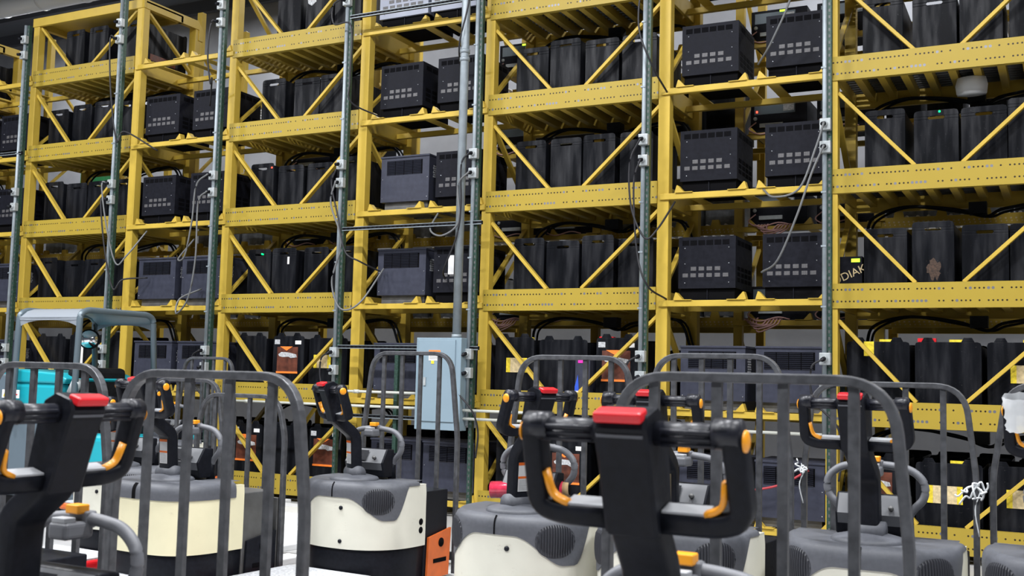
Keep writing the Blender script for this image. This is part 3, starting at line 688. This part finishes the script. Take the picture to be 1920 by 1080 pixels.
for key, nm in (('Br', 'second tower'), ('Cl', 'electrical panel'), ('Cr', 'third tower'), ('Dl', 'right-edge tower'), ('Bl', 'left side of the second tower')):
    X = SX[key]; cable([(X, yc, 1.58), (X-.10, yc, 1.5), (X-.08, yc, 1.25), (X+.10, yc, 1.05), (X+.14, yc+.06, .85), (X+.10, yc+.1, .6)], 'dark cord hanging from the low outlets by the %s' % nm)
cable([(-2.9, YF-.05, .42), (-2.6, YF-.09, .44), (-2.2, YF-.09, .52), (-1.95, YF-.03, .66)], 'red cord draped low in front of the bottom right charger', .010, 'cable_red')
# dark bundles under the decks
for tk, tx_ in TOW.items():
    for i in range(1, 6):
        z = LV[i]-BH-.03
        pts = [(tx_+.15, YR-.15, z-.25), (tx_+.22, YR-.2, z-.08), (tx_+.5, YR-.25, z-.0), (tx_+.9, YR-.25, z-.04), (tx_+1.15, YR-.3, z-.12), (tx_+1.3, YR-.25, z-.05), (tx_+BW-.1, YR-.2, z-.02), (tx_+BW+.02, YR-.14, z-.28)]
        c_ = MB().tube(smooth_path(pts, 6), .014, 7); c_.tube(smooth_path([(p[0]+.03, p[1]+.03, p[2]-.02*(k % 2)) for k, p in enumerate(pts)], 6), .011, 7)
        c_.box(tx_+1.02, tx_+1.16, YR-.36, YR-.24, z-.10, z-.0)
        tag(c_.build('battery_lead', 'rubber'), 'dark cable bundle under the %s shelf of the %s' % (ORD[i], RIGHT[tk]), 'cable', 'cable bundles under the shelves')
for x, z, nm in [(-2.85, LV[2]-.20, 'behind the bottom right grid charger'), (-5.85, LV[2]-.20, 'left behind the third tower'), (-2.75, LV[3]-.20, 'behind the middle right chargers')]:
    m = MB()
    for q in range(5): m.tube(smooth_path([(x-.1+.03*q, RY+.2, z+.01), (x-.12+.03*q, RY-.01, z+.014), (x-.1+.03*q, RY-.05, z-.03*q), (x+.05+.04*q, RY-.06, z-.05), (x+.12+.03*q, RY+.0, z+.012), (x+.25, RY+.2, z+.01)]), .008, 6)
    tag(m.build('cable_tangle', 'cable_pink'), 'pale pink and white cable tangle on a back rail, %s' % nm, 'cable', 'pale cable tangles')

# ------------------------------------------------------------------ pallet trucks
def truck(x, y, yaw, label, steer=0., lean=.30, hz=1.22, btop=1.5, style='oval', tw=.24, body=True, wrap=False, cream='truck_cream', arm_label='label_white', panel=False, tilt=None, kz=.97, xb=.554, plat='orange_paint'):
    r = empty('pallet_truck', (x, y, 0), yaw); tag(r, label, 'pallet truck', 'electric ride-on pallet trucks')
    n = 2.5 if style == 'oval' else 3.4
    LX = .38 if style == 'oval' else .42
    H = .366
    def outline(phi, sc=1., off=0.):
        c_, s_ = math.cos(phi), math.sin(phi)
        xx = .18-(LX)*sc*abs(c_)**(2/n)*(1 if c_ > 0 else 0); yy = H*sc*math.copysign(abs(s_)**(2/n), s_)
        nx, ny = -abs(c_), s_
        return (xx+nx*off, yy+ny*off)
    ZT = .72; ZB = .33; R_ = .055
    def prof(z):      # scale by height
        if z > ZT-R_:
            t = (z-(ZT-R_))/R_; return 1-.075*(1-math.sqrt(max(0, 1-t*t)))
        return 1-.02*max(0, (.35-z)/.25)
    def zc(phi):
        if style != 'oval': return .63
        a = abs(phi)/(PI/2)
        if a > .70:
            t = min(1, (a-.70)/.16); return .50+(.695-.50)*t**1.6
        if a < .12: return .63
        t = (a-.12)/.46
        if t <= 1: return .63-.13*(3*t*t-2*t**3)
        return .50
    def surf(phi, z, off=0.): p = outline(phi, prof(z), off); return (p[0], p[1], z)
    NP = 64; phis = [-PI/2+PI*i/NP for i in range(NP+1)]
    # cream cover
    m = MB(); NZ = 10
    m.grid([[surf(p, ZB+(zc(p)-ZB)*j/NZ) for p in phis] for j in range(NZ+1)])
    for s_ in (-1, 1):
        ph = s_*PI/2
        rows = [[(.18+.07*k, s_*H*prof(ZB+.365*j/8), ZB+.365*j/8) for k in (0, 1)] for j in range(9)]
        m.grid(rows if s_ > 0 else [q[::-1] for q in rows])
    m.box(.19, .25, -H+.004, H-.004, ZB, .70)
    c_ = m.build('body_cover', cream, r)
    # grey cap
    m = MB()
    m.grid([[surf(p, zc(p)+(ZT-zc(p))*j/14, .006*(1-(j/14)**6)) for p in phis] for j in range(15)])
    m.grid([[surf(p, zc(p), .006 if q else -.01) for p in phis] for q in (0, 1)])
    top = [surf(p, ZT) for p in phis]+[(.25, H*.92, ZT), (.25, -H*.92, ZT)]
    m.add(top, [tuple(range(len(top)))])
    m.build('top_cover', 'truck_grey', r)
    MB().grid([[surf(p, .63+(ZT-.002-.63)*j/6, .0075) for p in (-.004, .004)] for j in range(7)]).build('cover_seam', 'void', r)
    # skirt
    m = MB(); ring = lambda z, sc: [(outline(p, sc)[0], outline(p, sc)[1], z) for p in phis]+[(.25, H*sc, z), (.25, -H*sc, z)]
    m.loft([ring(.03, .93), ring(.20, .95), ring(.30, .965), ring(ZB+.004, .95)]); m.build('skirt', 'truck_black', r)
    if style == 'oval':
        for s_ in (-1, 1):
            m = MB(); rows = []
            ph0, z0 = s_*.78, .612
            NU, NV = 64, 12
            for j in range(NV+1):
                row = []
                for i in range(NU+1):
                    u = -1+2*i/NU; v_ = (-1+2*j/NV)*math.sqrt(max(0, 1-abs(u)**2.4)); rr = min(1, math.sqrt(u*u+v_*v_))
                    off = .007+.016*max(0, 1-rr*rr)*(.6) + (.004 if (i % 4) < 2 else -.004)*(rr < .97)
                    row.append(surf(ph0+u*.30, z0+v_*.076, off))
                rows.append(row)
            m.grid(rows, smooth=False).build('vent_oval', 'vent_grey', r)
            b = MB()
            for zz in (.375, .57):
                p = surf(s_*.12, zz, 0); b.cyl((p[0]-.006, p[1], p[2]), (p[0]+.01, p[1], p[2]), .012, 12)
            if s_ < 0: b.build('cover_bolt', 'truck_black', r)
        for zz in (.475, .425):
            MB().cyl((.20, -H-.002, zz), (.20, -H+.02, zz), .020, 16).build('socket_hole', 'void', r)
            MB().cyl((.20, H+.002, zz), (.20, H-.02, zz), .020, 16).build('socket_hole', 'void', r)
    # battery compartment, fork carriage, platform, forks
    MB().box(.255, xb-.05, -.355, .355, .12, .65).build('battery_box', 'truck_black' if style == 'oval' else 'mast_steel', r, .008)
    for s_ in (-1, 1):
        m = MB(); m.prism([(.27, .12), (.50, .12), (.52, .41), (.28, .37)], 'y', s_*.36, s_*.375)
        pl = m.build('side_plate', 'orange_paint' if style == 'oval' else 'truck_black', r)
        MB().box(.33, .47, s_*.3755-.002, s_*.3755+.002, .21, .235).build('plate_slot', 'void', pl)
        MB().cyl((.41, s_*.3755, .33), (.41, s_*.3785, .33), .028, 16).build('plate_hole', 'void', pl)
        MB().box(.52, 1.42, s_*.27-.08, s_*.27+.08, .04, .09).build('fork', 'board_white', r, .01)
    MB().box(-.78, -.205, -.33, .33, .13, .19).build('platform_edge', plat, r, .02)
    MB().box(-.77, -.2, -.31, .31, .19, .20).build('platform_mat', 'label_grey', r)
    for s_ in (-1, 1): MB().cyl((-.08, s_*.26, .0501), (-.08, s_*.20, .0501), .05, 20).build('caster', 'rubber', r)
    MB().cyl((0, -.05, .115), (0, .05, .115), .115, 24).build('drive_wheel', 'rubber', r)
    # disc + tiller
    m = MB(); R1 = [[(rr*.15*math.cos(a), rr*.15*math.sin(a), ZT+zz) for a in [2*PI*k/32 for k in range(32)]] for rr, zz in ((1, -.005), (1, .008), (.93, .018), (.6, .03), (.3, .035))]
    m.loft(R1); m.build('swivel_disc', 'truck_grey', r)
    Ms = Matrix.Rotation(steer, 4, 'Z')
    til = empty('tiller', (0, 0, 0), steer); til.parent = r
    m = MB(); m.cyl((0, -.07, ZT+.04), (0, .07, ZT+.04), .045, 20); m.build('tiller_hub', 'truck_grey', til)
    hx = -lean; ang = .30 if tilt is None else tilt
    up = Vector((-math.sin(ang), 0, math.cos(ang)))
    hc = Vector((hx, 0, hz))
    btm = hc-up*.14
    pts = [Vector((0, 0, ZT+.03)), Vector((hx*.08, 0, .99)), btm, hc-up*.04]
    pts = fillet(pts, [.035, .02], 4)
    pr = rrect(.105, .065, .014, 3)
    m = MB(); rings = []
    for i, p in enumerate(pts):
        t = (pts[min(i+1, len(pts)-1)]-pts[max(i-1, 0)]).normalized(); b_ = Vector((0, 1, 0)).cross(t).normalized()
        rings.append([p+Vector((0, q[0], 0))+b_*q[1] for q in pr])
    m.loft(rings); arm = m.build('tiller_arm', 'truck_black', til)
    if arm_label:
        a, b_ = Vector((hx*.03, 0, .81)), Vector((hx*.075, 0, .965)); dirn = (b_-a).normalized(); nrm = Vector((0, 1, 0)).cross(dirn)
        nrm = nrm if nrm.x < 0 else -nrm
        wl = .034
        def lab(t0, t1, off, ww, mm, nme):
            q0 = a+dirn*((b_-a).length*t0)+nrm*(.0335+off); q1 = a+dirn*((b_-a).length*t1)+nrm*(.0335+off)
            MB().add([q0+Vector((0, -ww, 0)), q0+Vector((0, ww, 0)), q1+Vector((0, ww, 0)), q1+Vector((0, -ww, 0))], [(0, 1, 2, 3), (3, 2, 1, 0)]).build(nme, mm, arm)
        lab(.05, .95, .001, wl, arm_label, 'instruction_label')
        if arm_label == 'label_white':
            lab(.86, .95, .0018, wl, 'label_orange', 'label_header'); lab(.45, .52, .0018, wl, 'label_orange', 'label_header')
            for q in range(8):
                t0 = .10+q*.042 if q < 8 else 0; lab(t0, t0+.012, .0018, wl*.8, 'label_grey', 'label_print')
    # head
    X = Matrix(((up.z, 0, up.x, hc.x), (0, .93, 0, 0), (-up.x, 0, up.z, hc.z), (0, 0, 0, 1)))
    def hb(mb, name, mm, parent=til, bevel=0): return mb.xf(X).build(name, mm, parent, bevel)
    m = MB()
    pf = [(-.045, -.14), (.04, -.14), (.055, .02), (.05, .07), (.02, .098), (-.035, .098), (-.05, .075), (-.045, .0)]
    m.loft([[(q[0]*sc, yy, q[1]*sc2) for q in pf] for yy, sc, sc2 in ((-.058, .9, .97), (-.05, 1, 1), (.05, 1, 1), (.058, .9, .97))], smooth=False)
    head = hb(m, 'control_head', 'truck_black', til, .004)
    hb(MB().box(-.056, -.018, -.052, .052, .086, .108), 'red_belly_pad', 'red_pad', til, .006)
    hb(MB().box(-.052, -.046, -.05, .05, .058, .064), 'head_ridge', 'truck_grey', til)
    for s_ in (-1, 1):
        g = MB(); g.cyl((0, s_*.055, .052), (0, s_*.195, .052), .0235, 18)
        hb(g, 'grip', 'grip_black')
        g = MB()
        for q in range(3): g.cyl((-.0205, s_*.075, .052+.012*(q-1)), (-.0205, s_*.185, .052+.012*(q-1)), .0055, 6)
        hb(g, 'grip_ridges', 'grip_black')
        e = MB(); path = fillet([(0, s_*.185, .056), (0, s_*.218, .056), (0, s_*.224, -.105), (0, s_*.17, -.118), (0, s_*.04, -.118)], [.02, .035, .02], 5)
        e.sweep(path, rrect(.046, .054, .014, 3), up=(1, 0, 0)); hb(e, 'hand_guard', 'truck_black')
        hb(MB().box(-.020, .020, s_*.06 if s_ > 0 else -.155, .155 if s_ > 0 else s_*.06, -.099, -.092), 'guard_inlay', 'handle_light')
        e = MB(); e.sweep(fillet([(-.012, s_*.196, -.03), (-.012, s_*.188, -.082), (-.012, s_*.150, -.096)], .02, 4), rrect(.012, .020, .004, 2), up=(1, 0, 0)); hb(e, 'speed_lever', 'amber')
        e = MB(); e.loft([[(-.004+rr*math.cos(2*PI*k/18), s_*(.240+dd), .046+rr*math.sin(2*PI*k/18)) for k in range(18)] for rr, dd in ((.021, 0), (.020, .003), (.014, .006), (.005, .007))]); hb(e, 'horn_button', 'amber')
        hb(MB().cyl((0, s_*.180, .056), (0, s_*.232, .056), .029, 18), 'grip_collar', 'grip_black')
    # grab bar with control pod and display
    gb = empty('grab_bar', (.20, 0, -.06 if xb > .6 else 0)); gb.parent = r
    half = [(.135, ZT), (.135, ZT+.10), (.205, ZT+.17), (.205, ZT+.24), (.15, ZT+.29), (.05, ZT+.305)]
    path = [(0, -a, b) for a, b in half]+[(0, a, b) for a, b in half[::-1]]
    MB().tube(fillet(path, .045, 6), .017, 12).build('rail', 'bar_grey', gb)
    for s_ in (-1, 1): MB().cyl((0, s_*.135, ZT-.01), (0, s_*.135, ZT+.13), .026, 12, .02).build('bar_foot', 'truck_black', gb)
    pod = MB().box(-.085, .01, -.035, .035, ZT+.255, ZT+.30).build('control_pod', 'bar_grey', gb, .012)
    MB().box(-.04, .0, -.024, .024, ZT+.318, ZT+.342).build('rocker_switch', 'amber', gb, .004)
    MB().box(-.02, .018, -.035, .035, ZT+.28, ZT+.325).build('switch_base', 'bar_grey', gb, .008)
    MB().box(-.08, -.045, -.026, .026, ZT+.298, ZT+.312).build('push_plate', 'handle_light', gb, .003)
    m = MB(); m.prism([(-.10, ZT+.01), (-.12, ZT+.10), (-.07, ZT+.185), (.0, ZT+.18), (.0, ZT+.01)], 'y', -.15, .15)
    dh = m.build('display_housing', 'truck_black', gb, .008)
    fc = MB(); fc.add([(-.1215, -.14, ZT+.10), (-.1215, .14, ZT+.10), (-.0745, .14, ZT+.18), (-.0745, -.14, ZT+.18)], [(3, 2, 1, 0)])
    fc.add([(-.103, -.14, ZT+.03), (-.103, .14, ZT+.03), (-.1225, .14, ZT+.10), (-.1225, -.14, ZT+.10)], [(3, 2, 1, 0)])
    fc.build('display_face', 'display_grey', gb)
    q0 = Vector((-.118, 0, ZT+.11)); q1 = Vector((-.083, 0, ZT+.17)); nn = Vector((-.004, 0, .002))
    MB().add([q0+nn+Vector((0, -.02, 0)), q0+nn+Vector((0, .09, 0)), q1+nn+Vector((0, .09, 0)), q1+nn+Vector((0, -.02, 0))], [(3, 2, 1, 0)]).build('display_screen', 'truck_black', gb)
    MB().cyl(q0+Vector((.01, -.08, .018)), q0+Vector((-.004, -.08, .024)), .011, 14).build('key_switch', 'mast_steel', gb)
    # load backrest
    br = empty('load_backrest', (xb, 0, 0)); br.parent = r
    kw = .381; K = kz
    path = fillet([(0, -kw, .12), (0, -kw, K), (0, -tw-.075, btop-.01), (0, tw+.075, btop-.01), (0, kw, K), (0, kw, .12)], [.05, .13, .13, .05], 8)
    MB().sweep(path, rrect(.026, .032, .004, 2), up=(1, 0, 0), smooth=False).build('frame', 'backrest_paint', br)
    for q in (-1, -1/3, 1/3, 1):
        MB().box(-.008, .010, q*(tw-.015)-.013, q*(tw-.015)+.013, .2, btop-.02).build('upright_bar', 'backrest_paint', br)
    MB().box(-.012, .012, -kw, kw, .20, .25).build('cross_bar', 'backrest_paint', br)
    if panel:
        MB().box(-.02, .0, -kw+.02, kw-.02, .15, .60).build('steel_panel', 'mast_steel', br, .003)
        MB().box(-.03, -.02, -kw+.02, kw-.02, .12, .36).build('black_panel', 'truck_black', br, .003)
    if wrap:
        m = MB(); random.seed(3); rows = []
        for j in range(9):
            rows.append([])
            for i in range(25):
                a = 2*PI*i/24; rr = .062+.010*random.random(); rows[-1].append((rr*.7*math.cos(a), .185+rr*.85*math.sin(a), -.03+.13*j/8+.008*random.random()))
            rows[-1][-1] = rows[-1][0]
        m.grid(rows); hb(m, 'plastic_wrapping', 'plastic_wrap')
    return r
truck(-.735, 2.06, 1.55, 'closest pallet truck with big black control handle at centre right foreground', math.radians(-1), .115, 1.215, 1.385, tw=.27, xb=.655, arm_label=None)
truck(-2.33, 1.87, 1.56, 'pallet truck at the left foreground with red-topped black handle', math.radians(93), .15, 1.20, 1.358, tw=.26, xb=.645, arm_label=None)
truck(-3.72, 2.52, 1.56, 'pallet truck at the left edge of which only the barred backrest shows', 0, .3, 1.1, 1.375, tw=.24, arm_label=None)
truck(-3.916, 5.538, 1.509, 'cream pallet truck with grey cap standing in front of the grey electrical panel', math.radians(-28), .17, 1.215, 1.518)
truck(-2.401, 4.757, 1.506, 'cream pallet truck with red plastic film roll on its grab bar', math.radians(72), .14, 1.225, 1.488)
truck(-1.62, 4.70, 1.473, 'cream pallet truck with a tan label on its tiller, behind the closest handle', math.radians(6), .22, 1.23, 1.505, arm_label='label_tan')
truck(-.767, 4.783, 1.574, 'cream pallet truck seen head on, right of the closest handle', math.radians(-6), .20, 1.24, 1.384, arm_label=None, tw=.26)
truck(.02, 4.80, 1.50, 'pallet truck at the right edge with clear plastic wrapped round its handle', math.radians(-4), .22, 1.24, 1.40, wrap=True, arm_label=None)
truck(-4.703, 4.788, 1.50, 'pale yellow box-bodied pallet truck with plain sides and low steel backrest', math.radians(-4), .20, 1.22, 1.218, style='box', cream='truck_cream_yellow', panel=True)
truck(-5.62, 5.25, 1.50, 'pallet truck with red step half hidden behind the pale yellow one', 0, .22, 1.1, 1.3, plat='red_pad')
truck(-7.46, 7.45, 1.50, 'far pallet truck with small barred backrest against the left racks', 0, .2, 1.1, 1.49)

# red film roll on grab bar, plastic shreds
r = empty('stretch_film_roll', (-2.60, 4.86, .80), math.radians(12)); tag(r, 'roll of red plastic stretch film on a cardboard core resting on a grab bar', 'film roll')
MB().cyl((0, 0, 0), (.37, 0, .02), .042, 28).build('red_film', 'red_wrap', r)
MB().cyl((.36, 0, .02), (.40, 0, .0225), .036, 24).build('cardboard_core', 'cardboard', r)
MB().cyl((.399, 0, .0224), (.402, 0, .0226), .029, 24).build('core_hole', 'void', r)
def shred(x, y, z, label, sc=1):
    m = MB(); random.seed(int(abs(x)*100))
    for q in range(7):
        p = Vector((x, y, z)); pts = [p]
        for k in range(4): p = p+Vector(((random.random()-.6)*.06, (random.random()-.5)*.02, (random.random()-.62)*.05))*sc; pts.append(p)
        m.tube(smooth_path(pts, 4), .0035*sc, 5, )
    m.tube(smooth_path([(x+.02, y, z-.01), (x-.005, y-.01, z-.08*sc), (x+.01, y, z-.17*sc)], 5), .003, 5)
    tag(m.build('plastic_shred', 'plastic_wrap'), label, 'plastic scrap')
shred(-.385, 5.31, .93, 'torn white plastic film tied to a backrest bar at right', 1.3)
shred(-1.16, 5.31, .97, 'torn white plastic film scrap on a backrest bar left of the head-on truck', 1)

# ------------------------------------------------------------------ floor scrubber
r = empty('floor_scrubber', (-8.23, 7.13, 0)); tag(r, 'teal and grey ride-on floor scrubber with an overhead guard', 'floor scrubber')
def hoop(x): return fillet([(x+.03, -.03, .85), (x, 0.02, 1.86), (x, .10, 1.90), (x, .85, 1.90), (x, .93, 1.86), (x+.03, .98, .85)], [.08, .04, .04, .08], 6)
for x in (0, -.83):
    MB().tube(hoop(x), .03, 12).build('guard_hoop', 'guard_tube', r)
m = MB(); rows = []
for j in range(13):
    yy = -.0+.95*j/12; zz = 1.925-.10*max(0, (abs(j-6)/6))**6
    rows.append([(-.83+.83*i/8, yy, zz) for i in range(9)])
m.grid(rows); rows2 = [[(p[0], p[1], p[2]-.02) for p in q] for q in rows]; m.grid(rows2[::-1])
m.build('guard_roof', 'guard_grey', r)
for s_, y0 in ((-1, -.0), (1, .95)):
    fr = MB(); top = [(-.83+.83*i/12, 1.83) for i in range(13)]
    bot = [(-.83+.83*i/12, 1.80-.07*abs((i-6)/6)**3) for i in range(13)]
    fr.grid([[(p[0], y0, p[1]) for p in top], [(p[0], y0-.012*s_, p[1]) for p in bot]]); fr.build('roof_valance', 'guard_grey', r)
mb = MB().box(-1.45, .10, .02, .92, .12, .95).build('lower_body', 'scrubber_grey', r, .05)
MB().box(-1.40, -.25, .05, .90, .95, 1.22).build('recovery_tank', 'teal', r, .06)
MB().prism([(-1.42, 1.20), (-.20, 1.20), (-.16, 1.25), (-.30, 1.30), (-.9, 1.33), (-1.42, 1.33)], 'y', .04, .92).build('tank_lid', 'teal', r, .02)
MB().box(-1.46, -.95, -.0, .06, .35, 1.28).build('side_panel', 'scrubber_grey', r, .02)
st = MB().box(-.98, -.74, -.006, -.0, 1.05, 1.13).build('warning_sticker', 'label_white', r)
MB().prism([(-.96, 1.065), (-.90, 1.065), (-.93, 1.115)], 'y', -.010, -.006).build('warning_triangle', 'label_yellow', st)
MB().box(-.88, -.76, -.008, -.006, 1.08, 1.09).build('sticker_print', 'red_pad', st)
MB().box(-.20, .15, .1, .85, .95, 1.08).build('seat_cushion', 'rubber', r, .04)
MB().box(-.30, -.18, .15, .80, 1.0, 1.36).build('seat_back', 'rubber', r, .05)
MB().cyl((-.05, .02, 1.12), (.02, .02, 1.24), .05, 14).build('latch', 'box_metal', r)
MB().cyl((.45, .45, .6), (.35, .45, 1.15), .03, 10).build('steering_column', 'rubber', r)
MB().box(.05, .75, .02, .92, .10, .75).build('front_body', 'teal', r, .06)
for y_ in (.12, .82): MB().cyl((-1.0, y_-.05, .15), (-1.0, y_+.05, .15), .15, 20).build('wheel', 'rubber', r)
MB().cyl((.45, .42, .15), (.45, .52, .15), .15, 20).build('wheel', 'rubber', r)
MB().tube(smooth_path([(-.8, .9, 1.8), (-.62, .75, 1.75), (-.55, .66, 1.68)]), .01, 8).build('mirror_arm', 'rubber', r)
o = MB().cyl((-.42, .52, 1.64), (-.40, .49, 1.64), .10, 24).build('mirror', 'rubber', r)
MB().cyl((-.40, .49, 1.64), (-.397, .486, 1.64), .085, 24).build('mirror_glass', 'mirror_glass', o)

# ------------------------------------------------------------------ things on the floor
for k, (x, y, wd, dp) in enumerate([(-7.4, 8.35, 1.5, .22), (-6.9, 7.75, 1.3, .25), (-6.2, 7.15, 1.2, .22)]):
    b = MB().box(0, wd, 0, dp, .0, .09); tag(b.build('white_pallet_board', 'board_white', loc=(x, y, 0)), 'low white plastic board on the floor, %s one left of the cream truck' % ('rearmost', 'middle', 'nearest')[k], 'board', 'white boards on the floor')
b = MB().add([(-6.75, 8.08, .004), (-6.1, 8.0, .004), (-6.0, 8.18, .004), (-6.7, 8.27, .004)], [(0, 1, 2, 3)]); tag(b.build('floor_marking', 'label_yellow'), 'yellow painted marking on the white floor near the racks', 'floor marking')
